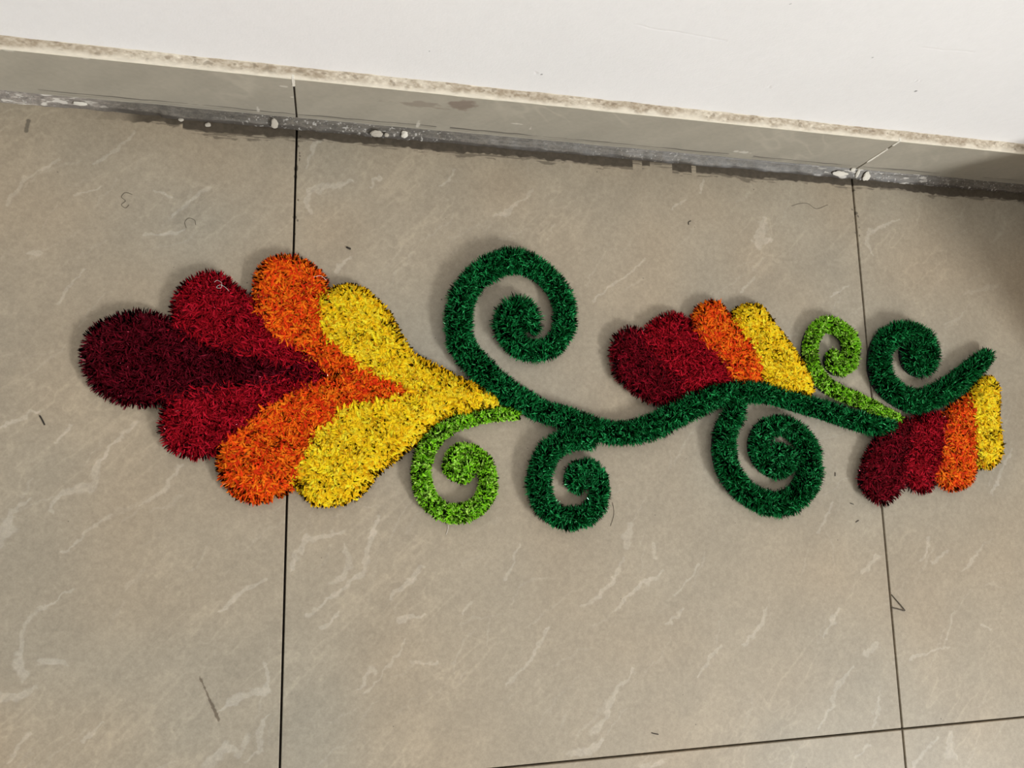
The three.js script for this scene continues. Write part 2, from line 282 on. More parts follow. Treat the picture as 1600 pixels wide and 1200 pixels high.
// ---------- skirting of cut tiles, mortar ledge above, cement fillet below ----------
const baseboard = structGroup('baseboard_back');
const SK_H = 0.0765;
{
  const tex = dataTexture(2048, 128, (i, j, o) => {
    const x = -0.6 + i / 2048 * 1.8, y = j / 128 * SK_H, dx = x * 0.7 + y * 0.7, dy = x * -0.7 + y * 0.7;
    let k = 1 + 0.05 * fbm(dx * 18, dy * 45 + 7, 4) + 0.025 * fbm(x * 300, y * 300, 2);
    const st = Math.max(0, 1 - Math.abs(fbm(dx * 30 + 13, dy * 12 + 2, 3)) * 9) * sstep(0, 0.5, fbm(x * 14, y * 14 + 30, 2)); k += 0.07 * st;
    let R = 168 * k, G = 161 * k, B = 147 * k; const mix = (c, r, g, b) => { R += (r - R) * c; G += (g - G) * c; B += (b - B) * c; };
    // rusty stain
    const rs = (1 - sstep(0.6, 1.0, Math.hypot((x - 0.148) / 0.016, (y - 0.060) / 0.010) + 0.45 * fbm(x * 160, y * 160, 3))); mix(0.40 * rs, 96, 74, 66);
    const rs2 = (1 - sstep(0.5, 1.0, Math.hypot((x - 0.110) / 0.030, (y - 0.054) / 0.007) + 0.7 * fbm(x * 110, y * 300, 3))); mix(0.26 * rs2, 96, 78, 70);
    // trowel line of cement
    const ly = 0.0150 + 0.0018 * fbm(x * 9, 3, 2) + 0.0006 * vnoise(x * 90, 5), lw = 0.0010 + 0.0008 * vnoise(x * 34, 11);
    const on = sstep(-0.24, -0.18, x) * (vnoise(x * 22, 19) > -0.55 ? 1 : 0); mix(0.62 * on * (1 - sstep(lw * 0.4, lw, Math.abs(y - ly))), 72, 68, 64);
    mix(0.4 * on * (1 - sstep(0, 0.0007, Math.abs(y - ly + 0.0034 + 0.001 * vnoise(x * 50, 8)))), 84, 80, 76);
    // paint runs and drops
    for (const [px, py, rw, rh] of [[0.592, 0.0765, 0.004, 0.002], [-0.22, 0.0765, 0.012, 0.003], [-0.162, 0.076, 0.004, 0.003], [-0.009, 0.062, 0.0035, 0.0015], [-0.003, 0.045, 0.0025, 0.0012], [0.205, 0.036, 0.006, 0.001], [0.112, 0.016, 0.002, 0.008], [0.22, 0.03, 0.001, 0.003], [-0.034, 0.016, 0.0012, 0.006], [0.452, 0.022, 0.010, 0.003]]) {
      const c = 1 - sstep(0.7, 1.05, Math.hypot((x - px) / rw, (y - py) / rh) + 0.5 * vnoise(x * 420, y * 420)); mix(0.75 * c, 214, 208, 196);
    }
    o[0] = R; o[1] = G; o[2] = B;
  });
  const m = new THREE.MeshPhysicalMaterial({ map: tex, roughness: 0.42 });
  for (let c = 0; c < COLS; c++) {
    const g = slab(TILE - 0.0016, 0.009, SK_H, 0.0005); g.rotateX(Math.PI / 2);
    const x0 = X_LEFT + (c + 0.5) * TILE; g.translate(x0, SK_H / 2, -0.009);
    const p = g.attributes.position, u = g.attributes.uv; for (let i = 0; i < p.count; i++) u.setXY(i, (p.getX(i) + 0.6) / 1.8, p.getY(i) / SK_H);
    mesh('skirting_tile', g, m, baseboard);
  }
  // white filler squeezed into the upper part of the joints, dark grout below
  const paste = new THREE.MeshStandardMaterial({ color: 0xe9e3d6, roughness: 0.8 }), dark = new THREE.MeshStandardMaterial({ color: 0x3a332b, roughness: 0.95 });
  for (let c = 0; c <= COLS; c++) {
    const x = X_LEFT + c * TILE; if (c === 0 || c === COLS) continue;
    mesh('joint_grout', box(0.0016, 0.07, 0.006, x, 0.036, -0.0045), dark, baseboard);
    const segs = c === 3 ? [[0.0645, 0.0775]] : [[0.066, 0.0775], [0.026, 0.058]];
    for (const [a, b] of segs) { const n = 14, s = new THREE.Shape(); const r = rng(c * 9 + 5 + Math.round(a * 1e4)); const L = [], Rr = []; for (let q = 0; q <= n; q++) { const y = a + (b - a) * q / n, w = (0.0009 + 0.0006 * r()) * (q === 0 ? 0.3 : 1); L.push([x - w, y]); Rr.push([x + w, y]); } [...L, ...Rr.reverse()].forEach(([px, py], q) => q ? s.lineTo(px, py) : s.moveTo(px, py)); const g = new THREE.ExtrudeGeometry(s, { depth: 0.0035, bevelEnabled: false }); g.translate(0, 0, -0.003); mesh('joint_filler', g, paste, baseboard); }
  }
}
// strip swept along x: profile(x) gives [y, z] pairs
function sweep(x0, x1, n, profile, u0, uw) {
  const P = profile(x0).length, pos = [], uv = [], idx = [];
  for (let i = 0; i <= n; i++) { const x = x0 + (x1 - x0) * i / n; profile(x).forEach(([y, z], q) => { pos.push(x, y, z); uv.push((x - u0) / uw, q / (P - 1)); }); }
  for (let i = 0; i < n; i++) for (let q = 0; q + 1 < P; q++) { const a = i * P + q, b = a + P; idx.push(a, a + 1, b, b, a + 1, b + 1); }
  const g = new THREE.BufferGeometry(); g.setAttribute('position', new THREE.Float32BufferAttribute(pos, 3)); g.setAttribute('uv', new THREE.Float32BufferAttribute(uv, 2)); g.setIndex(idx); g.computeVertexNormals(); return g;
}
{
  // cement fillet
  const tex = dataTexture(2048, 64, (i, j, o) => {
    const x = -0.3 + i / 2048 * 1.2, v = j / 64; const a = v * 0.016;
    const dk = sstep(-0.21, -0.10, x + 0.03 * vnoise(x * 40, 2)), k = 1 + 0.26 * fbm(x * 260, a * 500, 4) + 0.10 * vnoise(x * 1500, a * 1500) + 0.10 * fbm(x * 30, a * 30, 2);
    let R = (140 + (96 - 140) * dk) * k, G = (132 + (90 - 132) * dk) * k, B = (124 + (82 - 124) * dk) * k; const mix = (c, r, g, b) => { R += (r - R) * c; G += (g - G) * c; B += (b - B) * c; };
    mix(0.4 * dk * sstep(0.1, 0.5, fbm(x * 30, a * 700, 3)), 128, 124, 118);
    mix(0.75 * dk * (1 - sstep(0.16, 0.24, Math.abs(v - 0.05) + 0.1 * vnoise(x * 60, 9))), 62, 56, 50);
    const fleck = sstep(0.44, 0.58, fbm(x * 520, a * 520 + 9, 2)) * sstep(-0.6, 0.2, vnoise(x * 11, 40)); mix(0.75 * fleck, 196, 192, 186);
    const white = sstep(0.30, 0.45, fbm(x * 90, a * 300 + 5, 3)) * Math.max(1 - sstep(-0.21, -0.12, x), sstep(0.53, 0.58, x) * (1 - sstep(0.66, 0.76, x))); mix(0.8 * white, 214, 208, 198);
    o[0] = R; o[1] = G; o[2] = B;
  });
  const prof = (x) => { const n = fbm(x * 45, 1, 3), m = fbm(x * 90, 6, 3), e = 0.0008 * n, f = x < -0.12 ? 0.8 : 1; return [[0.0, 0.0082 * f + 0.0012 * m], [0.0012, 0.0077 * f + 0.0012 * m], [0.0030 + e, 0.0058 * f + 0.0009 * n], [0.0050 + e, 0.0036 * f + e], [0.0068 + e, 0.0019 * f + 0.4 * e], [0.0082 + 0.001 * n, 0.0007], [0.0086 + 0.001 * n, -0.0004]]; };
  mesh('cement_fillet', sweep(X_LEFT, X_RIGHT, 2100, prof, -0.3, 1.2), new THREE.MeshPhysicalMaterial({ map: tex, roughness: 0.5 }), baseboard);
  // mortar ledge between skirting and wall
  const tex2 = dataTexture(2048, 64, (i, j, o) => {
    const x = -0.3 + i / 2048 * 1.2, v = j / 64, a = v * 0.014, k = 1 + 0.05 * fbm(x * 220, a * 500, 3);
    let R = 226 * k, G = 216 * k, B = 198 * k; const mix = (c, r, g, b) => { R += (r - R) * c; G += (g - G) * c; B += (b - B) * c; };
    const band = sstep(0.22, 0.62, v + 0.22 * fbm(x * 70, 3, 3)) * (1 - sstep(0.86, 1.0, v + 0.12 * fbm(x * 120, 8, 2)));
    mix(band * (0.30 + 0.30 * sstep(-0.25, 0.5, fbm(x * 26, 14, 3)) + 0.5 * fbm(x * 330, a * 500, 3)), 150, 132, 110);
    const pit = sstep(0.42, 0.55, fbm(x * 190, a * 330 + 20, 2)) * band; mix(0.35 * pit, 110, 96, 80);
    o[0] = R; o[1] = G; o[2] = B;
  });
  const prof2 = (x) => { const n = fbm(x * 60, 21, 3), m = fbm(x * 150, 31, 2); return [[SK_H - 0.0005 - 0.0006 * Math.max(0, vnoise(x * 40, 77)), 0.0004], [SK_H + 0.0004, 0.0003 + 0.0003 * n], [SK_H + 0.0009 + 0.0003 * m, -0.0018], [SK_H + 0.0012 + 0.0006 * n, -0.0042], [SK_H + 0.0018 + 0.0009 * m, -0.0066], [SK_H + 0.0030 + 0.0010 * n, -0.0083 + 0.0004 * m], [SK_H + 0.0042 + 0.0011 * n, -0.0092]]; };
  mesh('mortar_ledge', sweep(X_LEFT, X_RIGHT, 2100, prof2, -0.3, 1.2), new THREE.MeshStandardMaterial({ map: tex2, roughness: 0.9 }), baseboard);
}

// ---------- lamp on the right wall, outside the frame ----------
{
  const t = thing('panel_lamp', 'flat white panel lamp mounted high on the right wall', 'lamp', [X_RIGHT, LAMP.y, LAMP.z]);
  const body = new THREE.MeshStandardMaterial({ color: 0xf2f2ef, roughness: 0.4 });
  mesh('housing', box(0.04, LAMP.width + 0.04, LAMP.length + 0.04, -0.02, 0, 0), body, t);
  for (const s of [-1, 1]) { mesh('frame_bar', box(0.012, 0.02, LAMP.length + 0.04, -0.046, s * (LAMP.width / 2 + 0.01), 0), body, t); mesh('frame_bar', box(0.012, LAMP.width, 0.02, -0.046, 0, s * (LAMP.length / 2 + 0.01)), body, t); }
  mesh('diffuser', box(0.006, LAMP.width, LAMP.length, -0.043, 0, 0), new THREE.MeshStandardMaterial({ color: 0xffffff, emissive: new THREE.Color().setRGB(...LAMP.colour), emissiveIntensity: LAMP.glow, roughness: 0.5 }), t);
  const L = new THREE.RectAreaLight(new THREE.Color().setRGB(...LAMP.colour), LAMP.power, LAMP.length, LAMP.width); L.name = 'panel_light';
  L.position.set(X_RIGHT - 0.055, LAMP.y, LAMP.z); L.lookAt(X_RIGHT - 1.055, LAMP.y, LAMP.z); scene.add(L);
}

// ---------- carton standing to the right of the frame; its shadow falls into the corner of the picture ----------
{
  const t = thing('cardboard_carton', 'brown cardboard carton standing on the floor against the skirting', 'box', [1.10, 0, 0.16]);
  const card = new THREE.MeshStandardMaterial({ color: 0xa27a4e, roughness: 0.9 }), W = 0.40, H = 0.24, D = 0.27, k = 0.004;
  mesh('base_panel', box(W, k, D, 0, k / 2, 0), card, t);
  for (const s of [-1, 1]) { mesh('side_panel', box(k, H, D, s * (W - k) / 2, H / 2, 0), card, t); mesh('side_panel', box(W - 2 * k, H, k, 0, H / 2, s * (D - k) / 2), card, t); mesh('flap', box(W, k, D / 2 - 0.002, 0, H + k / 2, s * D / 4), card, t); }
  mesh('tape', box(W + 0.001, 0.0005, 0.048, 0, H + k + 0.0003, 0), new THREE.MeshStandardMaterial({ color: 0xc6a878, roughness: 0.3 }), t);
}

// ---------- fluffy pile ----------
class Pile {
  constructor() { this.p = []; this.n = []; this.c = []; this.i = []; }
  blade(x, y, z, d0, d1, L, w, col, spin) {               // ribbon bending from d0 to d1
    const k0 = this.p.length / 3, T = [0, 0.36, 0.72, 1], W = [0.75, 1, 0.85, 0.25]; let px = x, py = y, pz = z, pt = 0;
    for (let s = 0; s < 4; s++) {
      const t = T[s], q = t * t * 0.6 + t * 0.4; let dx = d0[0] + (d1[0] - d0[0]) * q, dy = d0[1] + (d1[1] - d0[1]) * q, dz = d0[2] + (d1[2] - d0[2]) * q; const l = Math.hypot(dx, dy, dz) || 1; dx /= l; dy /= l; dz /= l;
      px += dx * L * (t - pt); py += dy * L * (t - pt); pz += dz * L * (t - pt); pt = t; if (py < 0.6) py = 0.6;
      let ax = Math.cos(spin), ay = 0.35 * Math.sin(spin * 3), az = Math.sin(spin); const dot = ax * dx + ay * dy + az * dz; ax -= dot * dx; ay -= dot * dy; az -= dot * dz; const al = Math.hypot(ax, ay, az) || 1; ax /= al; ay /= al; az /= al;
      const hw = w * W[s] / 2; let nx = ay * dz - az * dy, ny = az * dx - ax * dz, nz = ax * dy - ay * dx; if (ny < 0) { nx = -nx; ny = -ny; nz = -nz; }
      this.p.push(px - ax * hw, py - ay * hw, pz - az * hw, px + ax * hw, py + ay * hw, pz + az * hw);
      this.n.push(nx - ax * 0.45, ny - ay * 0.45, nz - az * 0.45, nx + ax * 0.45, ny + ay * 0.45, nz + az * 0.45);
      this.c.push(...col, ...col);
      if (s) { const a = k0 + (s - 1) * 2; this.i.push(a, a + 1, a + 2, a + 1, a + 3, a + 2); }
    }
  }
  build(ox, oz) {
    const g = new THREE.BufferGeometry(), P = new Float32Array(this.p.length), N = new Float32Array(this.n.length);
    for (let k = 0; k < P.length; k += 3) { P[k] = (this.p[k] - ox) / 1000; P[k + 1] = this.p[k + 1] / 1000; P[k + 2] = (this.p[k + 2] - oz) / 1000; const l = Math.hypot(this.n[k], this.n[k + 1], this.n[k + 2]) || 1; N[k] = this.n[k] / l; N[k + 1] = this.n[k + 1] / l; N[k + 2] = this.n[k + 2] / l; }
    g.setAttribute('position', new THREE.BufferAttribute(P, 3)); g.setAttribute('normal', new THREE.BufferAttribute(N, 3)); g.setAttribute('color', new THREE.BufferAttribute(new Float32Array(this.c), 3)); g.setIndex(this.i); return g;
  }
}
const KINDS = {                                           // yarn: colours, ribbon width, length, pitch in mm, gloss tint
  dark_red: { cols: [[0.060, 0.0008, 0.004], [0.040, 0.0005, 0.0025], [0.095, 0.002, 0.007]], w: 1.2, L: 11.5, pitch: 1.2, gloss: [0.9, 0.12, 0.2], top: 0.45 },
  maroon: { cols: [[0.135, 0.0012, 0.006], [0.095, 0.0008, 0.004], [0.22, 0.003, 0.013]], w: 1.2, L: 11.5, pitch: 1.2, gloss: [1, 0.2, 0.28], top: 0.5, soft: 0.1 },
  red: { cols: [[0.31, 0.0020, 0.009], [0.22, 0.0014, 0.006], [0.45, 0.007, 0.021]], w: 1.3, L: 12, pitch: 1.2, gloss: [1, 0.3, 0.35], top: 0.6, soft: 0.1 },
  orange: { cols: [[0.95, 0.15, 0.004], [0.90, 0.085, 0.004], [0.72, 0.035, 0.003], [0.97, 0.22, 0.008]], w: 1.8, L: 12.5, pitch: 1.3, gloss: [1, 0.6, 0.3], soft: 0.2, top: 1.1 },
  yellow: { cols: [[0.99, 0.68, 0.008], [0.99, 0.60, 0.005], [0.99, 0.76, 0.03]], under: [[0.98, 0.50, 0.003], [0.98, 0.58, 0.004]], w: 2.4, L: 13, pitch: 1.35, gloss: [1, 0.9, 0.5], soft: 0.25, top: 2.2 },
  green: { cols: [[0.006, 0.20, 0.042], [0.004, 0.13, 0.027], [0.018, 0.32, 0.085]], w: 1.05, L: 1, pitch: 1.2, gloss: [0.4, 1, 0.6], tips: 0.12 },
  lime: { cols: [[0.30, 0.74, 0.018], [0.22, 0.62, 0.012], [0.50, 0.90, 0.12]], w: 1.6, L: 1, pitch: 1.2, gloss: [0.8, 1, 0.5], soft: 0.2, tips: 0.22 },
};
const yarn = {}, glint = {}; for (const k in KINDS) {
  const soft = KINDS[k].soft ?? 0, tint = new THREE.Color().setRGB(...KINDS[k].gloss);
  yarn[k] = new THREE.MeshPhysicalMaterial({ vertexColors: true, side: THREE.DoubleSide, roughness: soft ? 0.95 : 0.4, ior: 1.5, specularColor: tint, specularIntensity: soft ? 0.4 : 0.8, ...(soft ? { transmission: soft, thickness: 0 } : {}) });
  glint[k] = new THREE.MeshStandardMaterial({ vertexColors: true, side: THREE.DoubleSide, roughness: 0.22, metalness: 1 });
}
const foam = new THREE.MeshStandardMaterial({ color: 0x1c1d24, roughness: 0.85 });
function shade(kind, r, under) { const K = (under && KINDS[kind].under) || KINDS[kind].cols, a = K[Math.floor(r() * K.length)], f = 0.82 + 0.36 * r(); return [Math.min(0.97, a[0] * f), Math.min(0.9, a[1] * f), a[2] * f]; }
function foil(kind, r) { return shade(kind, r).map((c, i) => 0.65 * c + 0.35 * KINDS[kind].gloss[i]); }
function inside(poly, x, z) { let c = false; for (let i = 0, j = poly.length - 1; i < poly.length; j = i++) { const [xi, zi] = poly[i], [xj, zj] = poly[j]; if ((zi > z) !== (zj > z) && x < (xj - xi) * (z - zi) / (zj - zi) + xi) c = !c; } return c; }
function smooth(pts, n) { const c = new THREE.CatmullRomCurve3(pts.map(([x, z]) => new THREE.Vector3(x, 0, z)), true, 'centripetal'); return c.getPoints(n).slice(0, n).map(v => [v.x, v.z]); }
function offset(poly, d) {                                 // move the outline inwards by d
  const n = poly.length; let A = 0; for (let i = 0; i < n; i++) { const a = poly[i], b = poly[(i + 1) % n]; A += a[0] * b[1] - b[0] * a[1]; } const s = A > 0 ? 1 : -1;
  return poly.map((p, i) => { const a = poly[(i + n - 2) % n], b = poly[(i + 2) % n], tx = b[0] - a[0], tz = b[1] - a[1], l = Math.hypot(tx, tz) || 1; return [p[0] - s * tz / l * d, p[1] + s * tx / l * d]; });
}
const BASE = 3;                                            // foam thickness, mm
function plate(poly, ox, oz) {
  const s = new THREE.Shape(); poly.forEach(([x, z], i) => i ? s.lineTo((x - ox) / 1000, -(z - oz) / 1000) : s.moveTo((x - ox) / 1000, -(z - oz) / 1000));
  const g = new THREE.ExtrudeGeometry(s, { depth: BASE / 1000, bevelEnabled: false }); g.rotateX(-Math.PI / 2); return g;
}
function fan(defs, name, label, labels, seed) {
  const all = defs.map(([k, pts]) => smooth(pts, 90)); let cx = 0, cz = 0, n = 0; for (const q of all) for (const [x, z] of q) { cx += x; cz += z; n++; } cx = Math.round(cx / n); cz = Math.round(cz / n);
  const t = thing(name, label, 'mat', [cx / 1000, 0, cz / 1000], name === 'petal_fan_mat' ? 'petal fan mats along the vine' : null);
  defs.forEach(([kind], q) => {
    const K = KINDS[kind], poly = all[q], r = rng(seed + q * 101), body = mesh('petal', plate(offset(poly, 2.2), cx, cz), foam, t); body.userData.label = labels[q];
    const edge = poly.map((p, i) => { const b = poly[(i + 1) % poly.length], mx = (p[0] + b[0]) / 2, mz = (p[1] + b[1]) / 2; const tx = b[0] - p[0], tz = b[1] - p[1], l = Math.hypot(tx, tz) || 1; let nx = tz / l, nz = -tx / l; if (inside(poly, mx + nx * 0.6, mz + nz * 0.6)) { nx = -nx; nz = -nz; } const outer = !all.some((o, k) => k !== q && inside(o, mx + nx * 2.2, mz + nz * 2.2)); return { mx, mz, nx, nz, outer }; });
    const P = new Pile(), S = new Pile(); let x0 = 1e9, x1 = -1e9, z0 = 1e9, z1 = -1e9; for (const [x, z] of poly) { x0 = Math.min(x0, x); x1 = Math.max(x1, x); z0 = Math.min(z0, z); z1 = Math.max(z1, z); }
    for (let x = x0 - 6; x < x1 + 6; x += K.pitch) for (let z = z0 - 6; z < z1 + 6; z += K.pitch) {
      const px = x + (r() - 0.5) * K.pitch * 1.3, pz = z + (r() - 0.5) * K.pitch * 1.3; const mixed = kind === 'red' || kind === 'dark_red' || kind === 'maroon' ? 15 : 7; if (!inside(poly, px + (r() - 0.5) * mixed, pz + (r() - 0.5) * mixed) || !all.some((o) => inside(o, px, pz))) continue;
      let best = 1e9, e = null; for (const k of edge) if (k.outer) { const d = Math.hypot(px - k.mx, pz - k.mz); if (d < best) { best = d; e = k; } }
      if (best < 1.6) continue;
      const lean = e ? 1 - sstep(1.5, 15, best) : 0, a = r() * Math.PI * 2, fl = 0.35 + 0.75 * r();
      // tufts lean together
      const ta = vnoise(px * 0.16 + seed, pz * 0.16) * 4.5 + a * 0.35, tl = 0.55 * (1 + vnoise(px * 0.3 + 40, pz * 0.3));
      let lx = Math.cos(ta) * tl + Math.cos(a) * fl, lz = Math.sin(ta) * tl + Math.sin(a) * fl; if (e) { lx = lx * (1 - 0.6 * lean) + e.nx * lean * 1.25; lz = lz * (1 - 0.6 * lean) + e.nz * lean * 1.25; }
      const d0 = [lx * 0.25, 1, lz * 0.25], d1 = [lx * 1.15, 0.35 - 0.55 * lean + 0.35 * r(), lz * 1.15];
      let L = K.L * (0.82 + 0.36 * r()) * (1 - 0.12 * lean) * (1 + 0.22 * vnoise(px * 0.22 + 7, pz * 0.22) * (0.4 + lean)); if (e && best < 7) L = Math.min(L, 6 + best * 0.9);
      const shine = r() < 0.03; (shine ? S : P).blade(px, BASE, pz, d0, d1, L, K.w * (0.75 + 0.5 * r()), shine ? foil(kind, r) : shade(kind, r, true), r() * Math.PI * 2);
      // loose ends lying over one another on top
      for (let q = best > 2 ? K.top + r() : 0; q >= 1; q--) {
        const b = r() * Math.PI * 2 + ta * 0.3, rise = e ? Math.min(1, best / 13) : 1, hh = BASE + (K.L - 4) * Math.sqrt(1 - (1 - rise) ** 2) * (0.78 + 0.34 * r()), ex = e ? (1 - rise) * 1.2 : 0;
        const ux = Math.cos(b) + (e ? e.nx * ex : 0), uz = Math.sin(b) + (e ? e.nz * ex : 0), vx = Math.cos(b + 0.5) + (e ? e.nx * ex : 0), vz = Math.sin(b + 0.5) + (e ? e.nz * ex : 0);
        P.blade(px - Math.cos(b) * 3, hh, pz - Math.sin(b) * 3, [ux, 0.32 - 0.4 * ex, uz], [vx, -0.2 + 0.35 * r() - 0.4 * ex, vz], Math.min(5.5 + 3 * r(), e ? 3 + best : 9), K.w * (0.75 + 0.5 * r()), shade(kind, r), Math.atan2(uz, ux) + Math.PI / 2 + (r() - 0.5) * 0.8);
      }
    }
    mesh('pile', P.build(cx, cz), yarn[kind], body).userData.kind = 'stuff'; mesh('glossy_fibres', S.build(cx, cz), glint[kind], body).userData.kind = 'stuff';
  });
  return t;
}
function cordCurve(list) { const c = new THREE.CatmullRomCurve3(list.map(([x, z]) => new THREE.Vector3(x, 0, z)), false, 'centripetal'); const N = list.length - 1; return { c, len: c.getLength(), at: (u) => { const p = c.getPoint(u), g = c.getTangent(u), k = Math.min(N - 1e-6, u * N), i = Math.floor(k), f = k - i; return { x: p.x, z: p.z, tx: g.x, tz: g.z, w: list[i][2] + (list[i + 1][2] - list[i][2]) * f }; } }; }
function cordPart(parent, name, label, list, kind, seed, ox, oz) {
  const K = KINDS[kind], C = cordCurve(list), r = rng(seed), n = Math.ceil(C.len / 2.5), L = [], R = [];
  const pos = [], idx = [], P = 6;
  for (let i = 0; i <= n; i++) { const q = C.at(i / n), w = q.w * 0.76, nx = -q.tz, nz = q.tx; for (const [s, y] of [[-1, 0], [-1, BASE], [-0.55, BASE + 2.5], [0.55, BASE + 2.5], [1, BASE], [1, 0]]) pos.push((q.x + nx * w * s - ox) / 1000, y / 1000, (q.z + nz * w * s - oz) / 1000); }
  for (let i = 0; i < n; i++) for (let k = 0; k < P; k++) { const a = i * P + k, b = i * P + (k + 1) % P; idx.push(a, a + P, b, b, a + P, b + P); }
  for (const e of [0, n]) for (let k = 1; k + 1 < P; k++) idx.push(...(e ? [e * P, e * P + k + 1, e * P + k] : [0, k, k + 1]));
  let g = new THREE.BufferGeometry(); g.setAttribute('position', new THREE.Float32BufferAttribute(pos, 3)); g.setIndex(idx); g = g.toNonIndexed(); g.computeVertexNormals();
  const body = mesh(name, g, foam, parent); if (label) body.userData.label = label;
  const pile = new Pile(), shiny = new Pile(), N = list.length - 1; let u = 0; const table = []; const M = 4000; let acc = 0, last = C.at(0); for (let i = 0; i <= M; i++) { const q = C.at(i / M); acc += Math.hypot(q.x - last.x, q.z - last.z); table.push([acc, i / M]); last = q; } let ti = 0;
  for (let s = 0; s < acc; s += K.pitch * 0.55) {
    while (table[ti][0] < s) ti++; const q = C.at(table[ti][1]), nx = -q.tz, nz = q.tx, cap = Math.min(s, acc - s), m = Math.max(6, Math.round(q.w * 3.3 / K.pitch * 0.55));
    for (let k = 0; k < m; k++) {
      const sl = s + (r() - 0.5) * K.pitch, th = (r() * 2 - 1) * 1.75, row = (r() - 0.5) * 0.5;             // angle across the cord
      const tuft = 0.35 * vnoise(s * 0.22 + seed, th * 2.2), sway = (r() - 0.5) * 0.9 + tuft, end = cap < q.w * 0.9 ? (1 - cap / (q.w * 0.9)) * (s < acc / 2 ? -1 : 1) * 0.8 : 0;
      const sx = Math.sin(th), cy = Math.cos(th), fw = sway + end;
      const px = q.x + nx * q.w * row + q.tx * (sl - s), pz = q.z + nz * q.w * row + q.tz * (sl - s);
      const side = sx * (1 - Math.abs(row)), len = q.w * (1 - Math.max(0, row * Math.sign(sx)) * 0.9) * (0.86 + 0.24 * r());
      if (K.tips && r() < K.tips) { const b = r() * 6.283, tw = q.w * 0.72, hy = BASE + 1 + Math.min(tw, 11) * Math.max(0, cy) * (0.85 + 0.25 * r()), ax = q.x + nx * tw * sx + q.tx * (sl - s), az = q.z + nz * tw * sx + q.tz * (sl - s); pile.blade(ax - Math.cos(b) * 1.8, hy, az - Math.sin(b) * 1.8, [Math.cos(b) + nx * sx * 0.5, 0.35, Math.sin(b) + nz * sx * 0.5], [Math.cos(b + 0.4) + nx * sx * 0.6, -0.2 + 0.5 * r(), Math.sin(b + 0.4) + nz * sx * 0.6], 3.2 + 2 * r(), K.w * (0.8 + 0.5 * r()), shade(kind, r), b + 1.57 + (r() - 0.5)); }
      const d0 = [nx * side + q.tx * fw * 0.5, Math.max(0.12, cy) * 0.9 + 0.1, nz * side + q.tz * fw * 0.5], d1 = [nx * sx * 1.1 + q.tx * fw + (r() - 0.5) * 0.5, Math.max(-0.15, cy * 0.62) , nz * sx * 1.1 + q.tz * fw + (r() - 0.5) * 0.5];
      const shine = r() < 0.03; (shine ? shiny : pile).blade(px, BASE + 1 + r() * 1.5, pz, d0, d1, Math.max(5, Math.min(len, 15)) * (1 + 0.13 * vnoise(s * 0.3 + seed, th * 2)), K.w * (0.75 + 0.5 * r()), shine ? foil(kind, r) : shade(kind, r), r() * 6.283);
    }
  }
  mesh('pile', pile.build(ox, oz), yarn[kind], body).userData.kind = 'stuff'; mesh('glossy_fibres', shiny.build(ox, oz), glint[kind], body).userData.kind = 'stuff';
  return body;
}

// ---------- the mats ----------
fan(FLOWER_PETALS, 'flower_mat', 'large fluffy tulip-shaped flower mat with seven dark red, red, orange and yellow petals', ['dark red petal', 'red petal, upper', 'red petal, lower', 'orange petal, upper', 'orange petal, lower', 'yellow petal, upper', 'yellow petal, lower'], 11);
{
  const ox = 420, oz = 260, t = thing('vine_mat', 'long wavy dark green fluffy vine mat with three round curls', 'mat', [ox / 1000, 0, oz / 1000]);
  cordPart(t, 'stem', 'wavy stem ending in the large upper spiral', CORDS.stem, 'green', 21, ox, oz);
  cordPart(t, 'curl', 'small curl below the stem', CORDS.low_curl, 'green', 22, ox, oz);
  cordPart(t, 'curl', 'large tight spiral below the stem', CORDS.low_curl2, 'green', 23, ox, oz);
}
fan(UPPER_PETALS, 'petal_fan_mat', 'red, orange and yellow petal fan mat lying above the dark green vine', ['maroon petal', 'red petal', 'orange petal', 'yellow petal'], 31);
function curlThing(key, name, label, kind, seed) {
  const l = CORDS[key], ox = Math.round(l.reduce((a, p) => a + p[0], 0) / l.length), oz = Math.round(l.reduce((a, p) => a + p[1], 0) / l.length);
  const t = thing(name, label, 'mat', [ox / 1000, 0, oz / 1000], 'single curl mats along the vine'); cordPart(t, 'curl', null, l, kind, seed, ox, oz); return t;
}
curlThing('lime_left', 'curl_mat', 'light green fluffy curl mat below the tip of the large flower', 'lime', 41);
curlThing('lime_right', 'curl_mat', 'light green fluffy curl mat above the right end of the vine', 'lime', 42);
curlThing('end_curl', 'curl_mat', 'dark green fluffy hook-shaped curl mat at the far right', 'green', 43);
fan(END_PETALS, 'petal_fan_mat', 'red, orange and yellow petal fan mat hanging below the dark green hook at far right', ['maroon petal', 'red petal', 'orange petal', 'yellow petal'], 51);

